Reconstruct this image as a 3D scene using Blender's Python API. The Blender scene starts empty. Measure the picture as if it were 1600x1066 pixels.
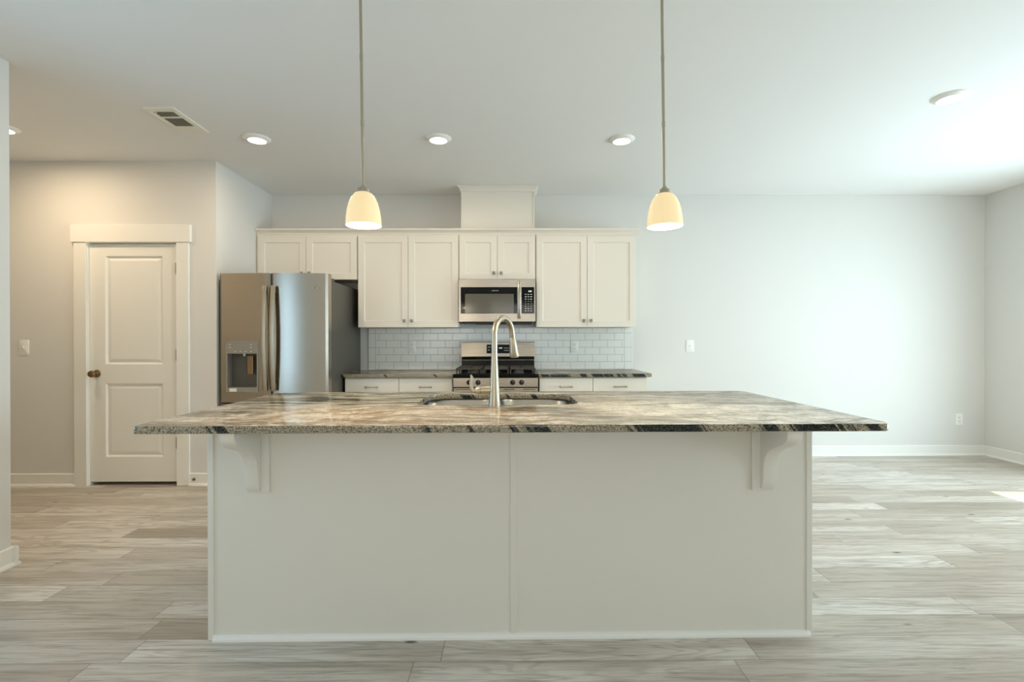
import bpy, bmesh, math, random
from mathutils import Vector, Matrix

random.seed(7)
SC = bpy.context.scene
COL = SC.collection
PI = math.pi

# ------------------------------------------------------------------ camera
FPX, YAW, PITCH, ROLL, CAM_H, CAM_D = 782.2478, 0.0061, -0.0022, 0.0019, 1.2236, 5.2472


def cam_vec(x, y, z):
    c, s = math.cos(ROLL), math.sin(ROLL); x, z = c*x + s*z, -s*x + c*z
    c, s = math.cos(PITCH), math.sin(PITCH); y, z = c*y - s*z, s*y + c*z
    c, s = math.cos(YAW), math.sin(YAW); x, y = c*x + s*y, -s*x + c*y
    return Vector((x, y, z))


cam_data = bpy.data.cameras.new('camera')
cam_data.sensor_width = 36.0
cam_data.lens = FPX / 1600 * 36.0
cam_data.clip_start = 0.02
cam = bpy.data.objects.new('camera', cam_data)
COL.objects.link(cam)
_r, _u, _f = cam_vec(1, 0, 0), cam_vec(0, 0, 1), cam_vec(0, 1, 0)
cam.matrix_world = Matrix(((_r.x, _u.x, -_f.x, 0), (_r.y, _u.y, -_f.y, -CAM_D), (_r.z, _u.z, -_f.z, CAM_H), (0, 0, 0, 1)))
SC.camera = cam

# ------------------------------------------------------------------ view, world, daylight
SC.view_settings.view_transform = 'Standard'
SC.view_settings.look = 'None'
SC.view_settings.exposure = 0.15
SC.view_settings.gamma = 1.0
SC.view_settings.use_curve_mapping = False
SC.cycles.max_bounces = 10
SC.cycles.diffuse_bounces = 6
SC.cycles.glossy_bounces = 5
SC.cycles.transmission_bounces = 6
SC.cycles.transparent_max_bounces = 12
SC.cycles.sample_clamp_indirect = 6.0
SC.cycles.caustics_reflective = False
SC.cycles.caustics_refractive = False

DAY = (0.70, 0.90, 1.0)
world = bpy.data.worlds.new('sky')
SC.world = world
world.use_nodes = True
world.node_tree.nodes['Background'].inputs[0].default_value = (0.55, 0.78, 1.0, 1)
world.node_tree.nodes['Background'].inputs[1].default_value = 1.1


def lamp(name, kind, loc, power, color, direction=None, **kw):
    d = bpy.data.lights.new(name, kind)
    d.energy = power
    d.color = color
    for k, v in kw.items():
        setattr(d, k, v)
    o = bpy.data.objects.new(name, d)
    o.location = loc
    if direction is not None:
        o.rotation_euler = Vector(direction).to_track_quat('-Z', 'Y').to_euler()
    COL.objects.link(o)
    return o


SUN = lamp('sun', 'SUN', (9, -1.5, 8), 9.0, (1.0, 0.97, 0.92), (-1.0, 0.05, -1.57), angle=0.012)
# sky light at the patio door, then added fill lamps outside unseen windows
lamp('patio_daylight', 'AREA', (5.26, -2.2, 1.08), 150, DAY, (-1, 0, 0), shape='RECTANGLE', size=1.8, size_y=1.95)
lamp('rear_fill_light', 'AREA', (-0.7, -8.8, 1.45), 50, (1.0, 0.90, 0.76), (0, 1, 0), shape='RECTANGLE', size=3.2, size_y=1.5)  # added warm fill from behind the camera, lifts the island front
lamp('side_fill_light', 'AREA', (-2.98, -3.62, 1.3), 24, (0.46, 0.74, 1.0), (1, 0.0, 0), shape='RECTANGLE', size=1.5, size_y=1.6)  # added bluish fill, tints the fridge reflection and the left floor

lamp('dining_fill_light', 'AREA', (5.26, -5.7, 1.4), 62, DAY, (-1, 0, 0), shape='RECTANGLE', size=1.4, size_y=1.5)  # added cool fill for the island's right front and the left wall

# ------------------------------------------------------------------ materials


def lin(c):
    return tuple(((v/255)/12.92 if v/255 <= 0.04045 else ((v/255 + 0.055)/1.055)**2.4) for v in c)


def mat(name, rgb, rough=0.5, metal=0.0, **kw):
    m = bpy.data.materials.new(name)
    m.use_nodes = True
    b = m.node_tree.nodes['Principled BSDF']
    b.inputs['Base Color'].default_value = (*lin(rgb), 1)
    b.inputs['Roughness'].default_value = rough
    b.inputs['Metallic'].default_value = metal
    for k, v in kw.items():
        b.inputs[k].default_value = v
    return m


def N(m, kind, **props):
    n = m.node_tree.nodes.new(kind)
    for k, v in props.items():
        setattr(n, k, v)
    return n


def L(m, a, b):
    m.node_tree.links.new(a, b)


def math_node(m, op, a, b=None):
    n = N(m, 'ShaderNodeMath', operation=op)
    for i, v in enumerate((a, b)):
        if v is None:
            continue
        if isinstance(v, (int, float)):
            n.inputs[i].default_value = v
        else:
            L(m, v, n.inputs[i])
    return n.outputs[0]


def ramp(m, fac, stops, interp='LINEAR'):
    n = N(m, 'ShaderNodeValToRGB')
    n.color_ramp.interpolation = interp
    e = n.color_ramp.elements
    while len(e) < len(stops):
        e.new(0.5)
    for i, (p, c) in enumerate(stops):
        e[i].position = p
        e[i].color = (*c, 1) if len(c) == 3 else c
    L(m, fac, n.inputs[0])
    return n.outputs[0]


def mix(m, fac, a, b, blend='MIX'):
    n = N(m, 'ShaderNodeMix', data_type='RGBA', blend_type=blend)
    for sock, v in ((n.inputs[0], fac), (n.inputs[6], a), (n.inputs[7], b)):
        if isinstance(v, (int, float)):
            sock.default_value = v
        elif isinstance(v, tuple):
            sock.default_value = (*v, 1)
        else:
            L(m, v, sock)
    return n.outputs[2]


def noise(m, vec, scale, detail=4, rough=0.5, dist=0.0):
    n = N(m, 'ShaderNodeTexNoise')
    n.inputs['Scale'].default_value = scale
    n.inputs['Detail'].default_value = detail
    n.inputs['Roughness'].default_value = rough
    n.inputs['Distortion'].default_value = dist
    L(m, vec, n.inputs['Vector'])
    return n.outputs['Fac']


def world_pos(m):
    return N(m, 'ShaderNodeNewGeometry').outputs['Position']


def mapping(m, vec, loc=(0, 0, 0), rot=(0, 0, 0), scale=(1, 1, 1)):
    n = N(m, 'ShaderNodeMapping')
    n.inputs['Location'].default_value = loc
    n.inputs['Rotation'].default_value = rot
    n.inputs['Scale'].default_value = scale
    L(m, vec, n.inputs['Vector'])
    return n.outputs[0]


def bump(m, height, strength, dist=0.002):
    n = N(m, 'ShaderNodeBump')
    n.inputs['Strength'].default_value = strength
    n.inputs['Distance'].default_value = dist
    L(m, height, n.inputs['Height'])
    L(m, n.outputs[0], m.node_tree.nodes['Principled BSDF'].inputs['Normal'])


def paint(name, rgb, rough):
    m = mat(name, rgb, rough)
    bump(m, noise(m, world_pos(m), 220, 2), 0.05, 0.001)
    return m


M = {}
M['wall'] = paint('wall_paint', (222, 220, 215), 0.75)
M['ceiling'] = paint('ceiling_paint', (234, 234, 232), 0.85)
M['trim'] = mat('trim_white', (238, 236, 229), 0.38)
M['cabinet'] = mat('cabinet_white', (230, 223, 210), 0.4)
M['island'] = mat('island_white', (226, 222, 211), 0.42)
M['plastic'] = mat('white_plastic', (240, 240, 236), 0.35)
M['slot'] = mat('dark_slot', (70, 68, 64), 0.6)
M['black'] = mat('black_enamel', (10, 10, 10), 0.14, **{'Specular IOR Level': 0.2})
M['matte_black'] = mat('matte_black', (20, 20, 20), 0.55)
M['iron'] = mat('cast_iron', (74, 70, 64), 0.55, 0.2)
M['glass_black'] = mat('black_glass', (12, 12, 11), 0.05, **{'Specular IOR Level': 0.3})
M['window_mesh'] = mat('door_window_glass', (92, 88, 76), 0.12)
M['case'] = mat('fridge_case_grey', (88, 85, 78), 0.42, 0.3)
M['gasket'] = mat('dark_gasket', (38, 36, 33), 0.7)
M['bronze'] = mat('aged_bronze', (140, 116, 82), 0.3, 1.0)
M['nickel'] = mat('satin_nickel', (182, 172, 152), 0.36, 1.0)
M['knob'] = mat('pewter_knob', (150, 144, 134), 0.35, 1.0)
M['vent_dark'] = mat('duct_dark', (66, 63, 56), 0.8)
M['wood_raw'] = mat('raw_plywood', (150, 115, 72), 0.7)
M['sticker'] = mat('white_sticker', (236, 234, 228), 0.5)
M['grey_print'] = mat('grey_print', (120, 118, 112), 0.5)
M['white_print'] = mat('white_print', (225, 225, 220), 0.5)


def stainless(name, rgb, rough, aniso=0.75):
    m = mat(name, rgb, rough, 1.0)
    b = m.node_tree.nodes['Principled BSDF']
    b.inputs['Anisotropic'].default_value = aniso
    b.inputs['Anisotropic Rotation'].default_value = 0.25
    t = N(m, 'ShaderNodeTangent', direction_type='RADIAL', axis='Z')
    L(m, t.outputs[0], b.inputs['Tangent'])
    g = noise(m, mapping(m, world_pos(m), scale=(3, 3, 900)), 1.0, 2)
    L(m, math_node(m, 'ADD', math_node(m, 'MULTIPLY', g, 0.1), rough - 0.05), b.inputs['Roughness'])
    return m


M['steel'] = stainless('brushed_stainless', (186, 178, 166), 0.27)
M['fridge_steel'] = stainless('fridge_stainless', (176, 168, 156), 0.24)
M['sink_steel'] = mat('sink_stainless', (178, 172, 162), 0.3, 1.0)


def emitter(name, rgb, strength, base=(250, 245, 235)):
    m = mat(name, base, 0.4)
    b = m.node_tree.nodes['Principled BSDF']
    b.inputs['Emission Color'].default_value = (*rgb, 1)
    b.inputs['Emission Strength'].default_value = strength
    return m


M['lens'] = emitter('lamp_lens', (1.0, 0.9, 0.74), 6.0)
M['lens_cool'] = emitter('lamp_lens_neutral', (1.0, 0.97, 0.9), 6.0)
M['shade'] = emitter('lit_opal_glass', (1.0, 0.74, 0.38), 0.5, (214, 196, 160))
M['shade_in'] = emitter('lit_opal_glass_inside', (1.0, 0.93, 0.75), 2.2)
M['bulb'] = emitter('bulb_glow', (1.0, 0.9, 0.7), 8.0)
M['led_green'] = emitter('green_display_digits', (0.4, 0.9, 0.45), 0.35)

# window glass: clear with a reflecting surface
gm = bpy.data.materials.new('window_glass')
gm.use_nodes = True
nt = gm.node_tree
nt.nodes.clear()
_o = nt.nodes.new('ShaderNodeOutputMaterial'); _t = nt.nodes.new('ShaderNodeBsdfTransparent')
_g = nt.nodes.new('ShaderNodeBsdfGlossy'); _g.inputs['Roughness'].default_value = 0.02
_x = nt.nodes.new('ShaderNodeMixShader'); _x.inputs[0].default_value = 0.08
nt.links.new(_t.outputs[0], _x.inputs[1]); nt.links.new(_g.outputs[0], _x.inputs[2]); nt.links.new(_x.outputs[0], _o.inputs[0])
M['glass'] = gm


def floor_material():
    m = mat('oak_plank_floor', (180, 170, 155), 0.38)
    b = m.node_tree.nodes['Principled BSDF']
    pos = world_pos(m)
    s = N(m, 'ShaderNodeSeparateXYZ'); L(m, pos, s.inputs[0])
    W, LEN = 0.152, 1.22
    yr = math_node(m, 'DIVIDE', s.outputs['Y'], W)
    row = math_node(m, 'FLOOR', yr)
    wn = N(m, 'ShaderNodeTexWhiteNoise', noise_dimensions='1D'); L(m, row, wn.inputs['W'])
    xs = math_node(m, 'ADD', math_node(m, 'DIVIDE', s.outputs['X'], LEN), math_node(m, 'MULTIPLY', wn.outputs[0], 7.3))
    col = math_node(m, 'FLOOR', xs)
    cv = N(m, 'ShaderNodeCombineXYZ'); L(m, row, cv.inputs[0]); L(m, col, cv.inputs[1])
    pw = N(m, 'ShaderNodeTexWhiteNoise', noise_dimensions='2D'); L(m, cv.outputs[0], pw.inputs['Vector'])
    rnd = pw.outputs[0]
    # grain runs along X and is shifted from plank to plank
    off = N(m, 'ShaderNodeCombineXYZ')
    L(m, math_node(m, 'MULTIPLY', rnd, 37.0), off.inputs[0]); L(m, math_node(m, 'MULTIPLY', pw.outputs[0], 11.0), off.inputs[2])
    av = N(m, 'ShaderNodeVectorMath', operation='ADD'); L(m, pos, av.inputs[0]); L(m, off.outputs[0], av.inputs[1])
    p = av.outputs[0]
    broad = noise(m, mapping(m, p, scale=(1.1, 9, 1)), 1.0, 3, 0.5, 0.4)
    grain = noise(m, mapping(m, p, scale=(3.4, 62, 1)), 1.0, 6, 0.7, 0.8)
    field = noise(m, mapping(m, p, scale=(0.9, 7.5, 1)), 1.0, 2, 0.45, 0.25)
    cath = math_node(m, 'SINE', math_node(m, 'MULTIPLY', field, 95.0))
    base = ramp(m, rnd, [(0.0, lin((166, 155, 140))), (0.22, lin((192, 182, 168))), (0.6, lin((211, 203, 191))), (1.0, lin((224, 217, 207)))])
    c1 = mix(m, ramp(m, broad, [(0.46, (0, 0, 0)), (0.66, (0.5, 0.5, 0.5))]), base, lin((148, 132, 112)))
    c2 = mix(m, ramp(m, grain, [(0.47, (0, 0, 0)), (0.64, (0.5, 0.5, 0.5))]), c1, lin((116, 101, 82)))
    c3 = mix(m, math_node(m, 'MULTIPLY', ramp(m, cath, [(0.2, (0, 0, 0)), (1.0, (1, 1, 1))]), math_node(m, 'MULTIPLY', rnd, 0.36)), c2, lin((118, 104, 86)))
    # knots
    vor = N(m, 'ShaderNodeTexVoronoi'); vor.inputs['Scale'].default_value = 1.0
    L(m, mapping(m, p, scale=(2.2, 5.5, 1)), vor.inputs['Vector'])
    c4 = mix(m, ramp(m, vor.outputs['Distance'], [(0.03, (0.9, 0.9, 0.9)), (0.075, (0, 0, 0))]), c3, lin((62, 52, 42)))
    # plank joints
    fy = math_node(m, 'FRACT', yr); fx = math_node(m, 'FRACT', xs)
    dy = math_node(m, 'MULTIPLY', math_node(m, 'MINIMUM', fy, math_node(m, 'SUBTRACT', 1.0, fy)), W)
    dx = math_node(m, 'MULTIPLY', math_node(m, 'MINIMUM', fx, math_node(m, 'SUBTRACT', 1.0, fx)), LEN)
    d = math_node(m, 'MINIMUM', dx, dy)
    seam = ramp(m, d, [(0.0006, (1, 1, 1)), (0.0022, (0, 0, 0))])
    c5 = mix(m, math_node(m, 'MULTIPLY', seam, 0.55), c4, lin((95, 84, 70)))
    L(m, c5, b.inputs['Base Color'])
    L(m, math_node(m, 'ADD', 0.25, math_node(m, 'MULTIPLY', grain, 0.16)), b.inputs['Roughness'])
    bump(m, math_node(m, 'SUBTRACT', math_node(m, 'MULTIPLY', grain, -0.6), seam), 0.25, 0.0012)
    return m


M['floor'] = floor_material()


def granite(name, dark):
    m = mat(name, (200, 190, 170), 0.09)
    b = m.node_tree.nodes['Principled BSDF']
    pos = world_pos(m)
    s = N(m, 'ShaderNodeSeparateXYZ'); L(m, pos, s.inputs[0])
    g = N(m, 'ShaderNodeNewGeometry')
    ns = N(m, 'ShaderNodeSeparateXYZ'); L(m, g.outputs['True Normal'], ns.inputs[0])
    top = math_node(m, 'ABSOLUTE', ns.outputs['Z'])
    w = N(m, 'ShaderNodeTexNoise'); w.inputs['Scale'].default_value = 1.3; w.inputs['Detail'].default_value = 2
    L(m, pos, w.inputs['Vector'])
    wv = N(m, 'ShaderNodeVectorMath', operation='MULTIPLY_ADD')
    L(m, w.outputs['Color'], wv.inputs[0]); wv.inputs[1].default_value = (0.5, 0.42, 0.0); L(m, pos, wv.inputs[2])
    wp = wv.outputs[0]

    def vein(loc, rot, scale, detail, dist, lo, hi):
        n = noise(m, mapping(m, wp, loc=loc, rot=(0, 0, rot), scale=scale), 1.0, detail, 0.55, dist)
        return ramp(m, math_node(m, 'ABSOLUTE', math_node(m, 'SUBTRACT', n, 0.5)), [(lo, (1, 1, 1)), (hi, (0, 0, 0))])
    big = noise(m, mapping(m, wp, loc=(3.1, 1.7, 0), rot=(0, 0, 0.16), scale=(0.9, 1.9, 1)), 1.0, 3, 0.55, 0.5)
    mott = noise(m, mapping(m, wp, rot=(0, 0, 0.10), scale=(9, 9, 4)), 1.0, 6, 0.75, 0.8)
    speck = noise(m, mapping(m, pos, scale=(90, 40, 90)), 1.0, 3, 0.8)
    # darker layers lie towards the kitchen side of the slab
    zone = math_node(m, 'ADD', math_node(m, 'ADD', big, dark*4), math_node(m, 'MULTIPLY', math_node(m, 'ADD', s.outputs['Y'], 2.95), 0.24))
    zone = ramp(m, zone, [(0.49, (0, 0, 0)), (0.57, (1, 1, 1))])
    right = ramp(m, s.outputs['X'], [(0.0, (0, 0, 0)), (0.7, (1, 1, 1))])
    zone = math_node(m, 'MULTIPLY', zone, math_node(m, 'SUBTRACT', 1.0, math_node(m, 'MULTIPLY', right, 0.72 if not dark else 0.0)))
    cream = mix(m, right, lin((230, 219, 204)), lin((226, 222, 212)))
    pink = mix(m, right, lin((190, 166, 142)), lin((172, 172, 162)))
    c = mix(m, ramp(m, mott, [(0.44, (0, 0, 0)), (0.58, (1, 1, 1))]), cream, pink)
    c = mix(m, math_node(m, 'MULTIPLY', zone, 0.7), c, lin((134, 133, 115)))
    v1 = vein((0, 0, 0), 0.14, (1.1, 6.0, 1), 6, 0.9, 0.02, 0.065)
    v2 = vein((5.3, 2.2, 0), 0.08, (0.9, 9.5, 1), 4, 0.8, 0.02, 0.09)
    v3 = vein((1.3, 7.2, 0), 0.20, (0.8, 4.4, 1), 7, 1.2, 0.012, 0.04)
    amt = math_node(m, 'ADD', 0.18, math_node(m, 'MULTIPLY', zone, 0.76))
    c = mix(m, math_node(m, 'MULTIPLY', v1, amt), c, lin((52, 54, 42)))
    c = mix(m, math_node(m, 'MULTIPLY', v2, math_node(m, 'ADD', 0.12, math_node(m, 'MULTIPLY', zone, 0.5))), c, lin((40, 42, 34)))
    c = mix(m, math_node(m, 'MULTIPLY', v3, 0.6), c, lin((104, 96, 74)))
    c = mix(m, math_node(m, 'MULTIPLY', vein((9.3, 4.2, 0), 0.1, (1.2, 7.5, 1), 4, 0.7, 0.01, 0.05), math_node(m, 'MULTIPLY', zone, 0.75)), c, lin((222, 214, 198)))
    # cut edge: coarse crystals and slanting dark seams
    ev = N(m, 'ShaderNodeCombineXYZ')
    L(m, math_node(m, 'ADD', math_node(m, 'ADD', s.outputs['X'], math_node(m, 'MULTIPLY', s.outputs['Z'], 0.75)), math_node(m, 'MULTIPLY', s.outputs['Y'], 1.3)), ev.inputs[0])
    seams = noise(m, ev.outputs[0], 3.6 + dark*100, 5, 0.72)
    tilt = math_node(m, 'MAXIMUM', math_node(m, 'MINIMUM', math_node(m, 'MULTIPLY', s.outputs['X'], 0.09), 0.035), -0.055)
    seams = math_node(m, 'ADD', math_node(m, 'ADD', seams, tilt), dark)
    crystal = noise(m, pos, 170, 2, 0.7)
    ec = mix(m, ramp(m, crystal, [(0.40, (0, 0, 0)), (0.58, (1, 1, 1))]), lin((98, 88, 70)), lin((178, 167, 145)))
    dk = mix(m, ramp(m, crystal, [(0.48, (0, 0, 0)), (0.68, (1, 1, 1))]), lin((24, 27, 24)), lin((92, 95, 86)))
    ec = mix(m, ramp(m, seams, [(0.525, (0, 0, 0)), (0.545, (1, 1, 1))]), ec, dk)
    c = mix(m, ramp(m, speck, [(0.36, (0.45, 0.45, 0.45)), (0.50, (0, 0, 0))]), c, lin((124, 114, 96)))
    c = mix(m, ramp(m, top, [(0.35, (0, 0, 0)), (0.75, (1, 1, 1))]), ec, c)
    L(m, c, b.inputs['Base Color'])
    b.inputs['Specular IOR Level'].default_value = 0.0
    b.inputs['Roughness'].default_value = 0.6
    # polished face: clear reflections that stay moderate at grazing view
    gl = N(m, 'ShaderNodeBsdfGlossy'); gl.inputs['Roughness'].default_value = 0.07
    fr = N(m, 'ShaderNodeFresnel'); fr.inputs['IOR'].default_value = 1.45
    mx = N(m, 'ShaderNodeMixShader')
    L(m, math_node(m, 'MINIMUM', fr.outputs[0], 0.55 if dark else 0.30), mx.inputs[0])
    L(m, b.outputs[0], mx.inputs[1]); L(m, gl.outputs[0], mx.inputs[2])
    L(m, mx.outputs[0], m.node_tree.nodes['Material Output'].inputs['Surface'])
    return m


M['granite'] = granite('veined_granite', 0.0)
M['granite_dark'] = granite('veined_granite_dark', 0.02)


def tile_material():
    m = mat('white_subway_tile', (236, 237, 232), 0.12)
    b = m.node_tree.nodes['Principled BSDF']
    pos = world_pos(m)
    s = N(m, 'ShaderNodeSeparateXYZ'); L(m, pos, s.inputs[0])
    H, W = 0.0751, 0.154
    X, Z = s.outputs['X'], s.outputs['Z']
    r = math_node(m, 'DIVIDE', math_node(m, 'SUBTRACT', Z, 0.919), H)
    odd = math_node(m, 'MULTIPLY', math_node(m, 'MODULO', math_node(m, 'FLOOR', r), 2.0), 0.5)
    xs = math_node(m, 'ADD', math_node(m, 'DIVIDE', math_node(m, 'ADD', X, 1.282 + 20*W), W), math_node(m, 'ADD', odd, 0.5))
    fr, fx = math_node(m, 'FRACT', r), math_node(m, 'FRACT', xs)

    def edge(f, size):
        return math_node(m, 'MULTIPLY', math_node(m, 'MINIMUM', f, math_node(m, 'SUBTRACT', 1.0, f)), size)
    field = math_node(m, 'MINIMUM', edge(fr, H), edge(fx, W))
    # upright border tiles at both ends
    fr2 = math_node(m, 'FRACT', math_node(m, 'DIVIDE', math_node(m, 'SUBTRACT', Z, 0.919 + 0.0751), 2*H))
    bl = math_node(m, 'ABSOLUTE', math_node(m, 'ADD', X, 1.395))
    br = math_node(m, 'ABSOLUTE', math_node(m, 'SUBTRACT', X, 1.208))
    border = math_node(m, 'MINIMUM', edge(fr2, 2*H), math_node(m, 'MINIMUM', bl, br))
    inb = math_node(m, 'GREATER_THAN', math_node(m, 'ABSOLUTE', math_node(m, 'ADD', X, 0.0935)), 1.3015)
    sel = N(m, 'ShaderNodeMix', data_type='FLOAT')
    L(m, inb, sel.inputs[0]); L(m, math_node(m, 'MINIMUM', field, math_node(m, 'MINIMUM', bl, br)), sel.inputs[2]); L(m, border, sel.inputs[3])
    d = sel.outputs[0]
    g = ramp(m, d, [(0.0008, (1, 1, 1)), (0.0016, (0, 0, 0))])
    L(m, mix(m, g, lin((236, 237, 232)), lin((172, 170, 161))), b.inputs['Base Color'])
    L(m, math_node(m, 'ADD', 0.12, math_node(m, 'MULTIPLY', g, 0.6)), b.inputs['Roughness'])
    bump(m, ramp(m, d, [(0.0005, (0, 0, 0)), (0.003, (1, 1, 1))]), 0.5, 0.0015)
    return m


M['tile'] = tile_material()

# ------------------------------------------------------------------ mesh helpers


class MB:
    def __init__(self):
        self.bm = bmesh.new()

    def box(self, x0, x1, y0, y1, z0, z1, bev=0.0, seg=2):
        t = bmesh.new()
        bmesh.ops.create_cube(t, size=1.0)
        for v in t.verts:
            v.co = Vector(((x0 + x1)/2 + v.co.x*(x1 - x0), (y0 + y1)/2 + v.co.y*(y1 - y0), (z0 + z1)/2 + v.co.z*(z1 - z0)))
        if bev:
            bmesh.ops.bevel(t, geom=list(t.edges), offset=bev, segments=seg, profile=0.5, affect='EDGES')
        return self.add(t)

    def add(self, t, mtx=None):
        if mtx is not None:
            t.transform(mtx)
        me = bpy.data.meshes.new('tmp')
        t.to_mesh(me)
        t.free()
        self.bm.from_mesh(me)
        bpy.data.meshes.remove(me)
        return self

    def lathe(self, prof, mtx=None, seg=32, close=False):
        """prof: (radius, height) along +Z."""
        t = bmesh.new()
        rings = []
        for r, z in prof:
            if r < 1e-6:
                rings.append([t.verts.new((0, 0, z))])
            else:
                rings.append([t.verts.new((r*math.cos(2*PI*i/seg), r*math.sin(2*PI*i/seg), z)) for i in range(seg)])
        pairs = list(zip(rings, rings[1:])) + ([(rings[-1], rings[0])] if close else [])
        for a, b in pairs:
            for i in range(seg):
                j = (i + 1) % seg
                q = ([a[0]] if len(a) == 1 else [a[i], a[j]]) + ([b[0]] if len(b) == 1 else [b[j], b[i]])
                if len(q) >= 3:
                    t.faces.new(q)
        bmesh.ops.recalc_face_normals(t, faces=list(t.faces))
        return self.add(t, mtx)

    def cyl(self, p0, p1, r0, r1=None, seg=20):
        r1 = r0 if r1 is None else r1
        p0, p1 = Vector(p0), Vector(p1)
        h = (p1 - p0).length
        q = (p1 - p0).to_track_quat('Z', 'Y').to_matrix().to_4x4()
        return self.lathe([(0, 0), (r0, 0), (r1, h), (0, h)], Matrix.Translation(p0) @ q, seg)

    def tube(self, pts, radii, seg=16, flat=1.0, side=None):
        """swept round (or flattened) bar through pts."""
        t = bmesh.new()
        pts = [Vector(p) for p in pts]
        rings = []
        ref = Vector(side) if side else None
        n = None
        for i, p in enumerate(pts):
            d = (pts[min(i + 1, len(pts) - 1)] - pts[max(i - 1, 0)]).normalized()
            if ref:
                n = (ref - d*ref.dot(d)).normalized()
            elif n is None:
                a = Vector((0, 0, 1)) if abs(d.z) < 0.9 else Vector((1, 0, 0))
                n = (a - d*a.dot(d)).normalized()
            else:
                n = (n - d*n.dot(d)).normalized()
            b = d.cross(n)
            r = radii[i] if isinstance(radii, (list, tuple)) else radii
            rings.append([t.verts.new(p + n*(r*math.cos(2*PI*k/seg)) + b*(r*flat*math.sin(2*PI*k/seg))) for k in range(seg)])
        for a, b in zip(rings, rings[1:]):
            for k in range(seg):
                t.faces.new((a[k], a[(k + 1) % seg], b[(k + 1) % seg], b[k]))
        t.faces.new(rings[0][::-1]); t.faces.new(rings[-1])
        bmesh.ops.recalc_face_normals(t, faces=list(t.faces))
        return self.add(t)

    def prism(self, poly, axis, a0, a1, bev=0.0):
        """poly of 2D points in the two other axes (X: yz, Y: xz, Z: xy), extruded along axis."""
        t = bmesh.new()

        def P(u, v, a):
            return {'X': (a, u, v), 'Y': (u, a, v), 'Z': (u, v, a)}[axis]
        A = [t.verts.new(P(u, v, a0)) for u, v in poly]
        B = [t.verts.new(P(u, v, a1)) for u, v in poly]
        t.faces.new(A); t.faces.new(B)
        n = len(poly)
        for i in range(n):
            t.faces.new((A[i], A[(i + 1) % n], B[(i + 1) % n], B[i]))
        bmesh.ops.recalc_face_normals(t, faces=list(t.faces))
        if bev:
            es = [e for e in t.edges if len(e.link_faces) == 2 and e.calc_face_angle(0) > 0.8]
            bmesh.ops.bevel(t, geom=es, offset=bev, segments=2, profile=0.5, affect='EDGES')
        return self.add(t)

    def cells(self, axis, a0, a1, us, vs, solid):
        """connected slab from grid cells; solid(i, j) says which are filled. axis: thickness axis."""
        t = bmesh.new()
        V = {}

        def P(i, j, k):
            if (i, j, k) not in V:
                u, v, a = us[i], vs[j], (a0, a1)[k]
                V[(i, j, k)] = t.verts.new({'X': (a, u, v), 'Y': (u, a, v), 'Z': (u, v, a)}[axis])
            return V[(i, j, k)]
        nu, nv = len(us) - 1, len(vs) - 1
        S = lambda i, j: 0 <= i < nu and 0 <= j < nv and solid(i, j)
        for i in range(nu):
            for j in range(nv):
                if not S(i, j):
                    continue
                for k in (0, 1):
                    t.faces.new((P(i, j, k), P(i + 1, j, k), P(i + 1, j + 1, k), P(i, j + 1, k)))
                for (di, dj, e) in ((-1, 0, ((i, j), (i, j + 1))), (1, 0, ((i + 1, j), (i + 1, j + 1))), (0, -1, ((i, j), (i + 1, j))), (0, 1, ((i, j + 1), (i + 1, j + 1)))):
                    if not S(i + di, j + dj):
                        t.faces.new((P(*e[0], 0), P(*e[1], 0), P(*e[1], 1), P(*e[0], 1)))
        bmesh.ops.recalc_face_normals(t, faces=list(t.faces))
        return self.add(t)

    def panelled(self, x0, x1, z0, z1, yf, yb, panels, prof, edge=0.002):
        """slab facing -Y whose front carries inset panels; prof = [(inset, depth), ...]"""
        t = bmesh.new()
        xs = sorted({x0, x1, *[p[0] for p in panels], *[p[1] for p in panels]})
        zs = sorted({z0, z1, *[p[2] for p in panels], *[p[3] for p in panels]})
        V = {}

        def P(x, z):
            k = (round(x, 6), round(z, 6))
            if k not in V:
                V[k] = t.verts.new((x, yf, z))
            return V[k]
        for a, b in zip(xs, xs[1:]):
            for c, d in zip(zs, zs[1:]):
                if any(p[0] - 1e-6 <= a and b <= p[1] + 1e-6 and p[2] - 1e-6 <= c and d <= p[3] + 1e-6 for p in panels):
                    continue
                t.faces.new((P(a, c), P(b, c), P(b, d), P(a, d)))
        for p in panels:
            loop = [P(p[0], p[2]), P(p[1], p[2]), P(p[1], p[3]), P(p[0], p[3])]
            for ins, dep in prof:
                nl = [t.verts.new((x, yf + dep, z)) for x, z in ((p[0] + ins, p[2] + ins), (p[1] - ins, p[2] + ins), (p[1] - ins, p[3] - ins), (p[0] + ins, p[3] - ins))]
                for i in range(4):
                    t.faces.new((loop[i], loop[(i + 1) % 4], nl[(i + 1) % 4], nl[i]))
                loop = nl
            t.faces.new(loop)
        # sides and back
        ring = [P(x, z0) for x in xs] + [P(x1, z) for z in zs[1:]] + [P(x, z1) for x in xs[::-1][1:]] + [P(x0, z) for z in zs[::-1][1:-1]]
        e = edge
        mid, back = [], []
        for v in ring:
            mid.append(v)
        bk = [t.verts.new((v.co.x, yb, v.co.z)) for v in ring]
        n = len(ring)
        for i in range(n):
            t.faces.new((ring[i], ring[(i + 1) % n], bk[(i + 1) % n], bk[i]))
        t.faces.new(bk)
        bmesh.ops.recalc_face_normals(t, faces=list(t.faces))
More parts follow.
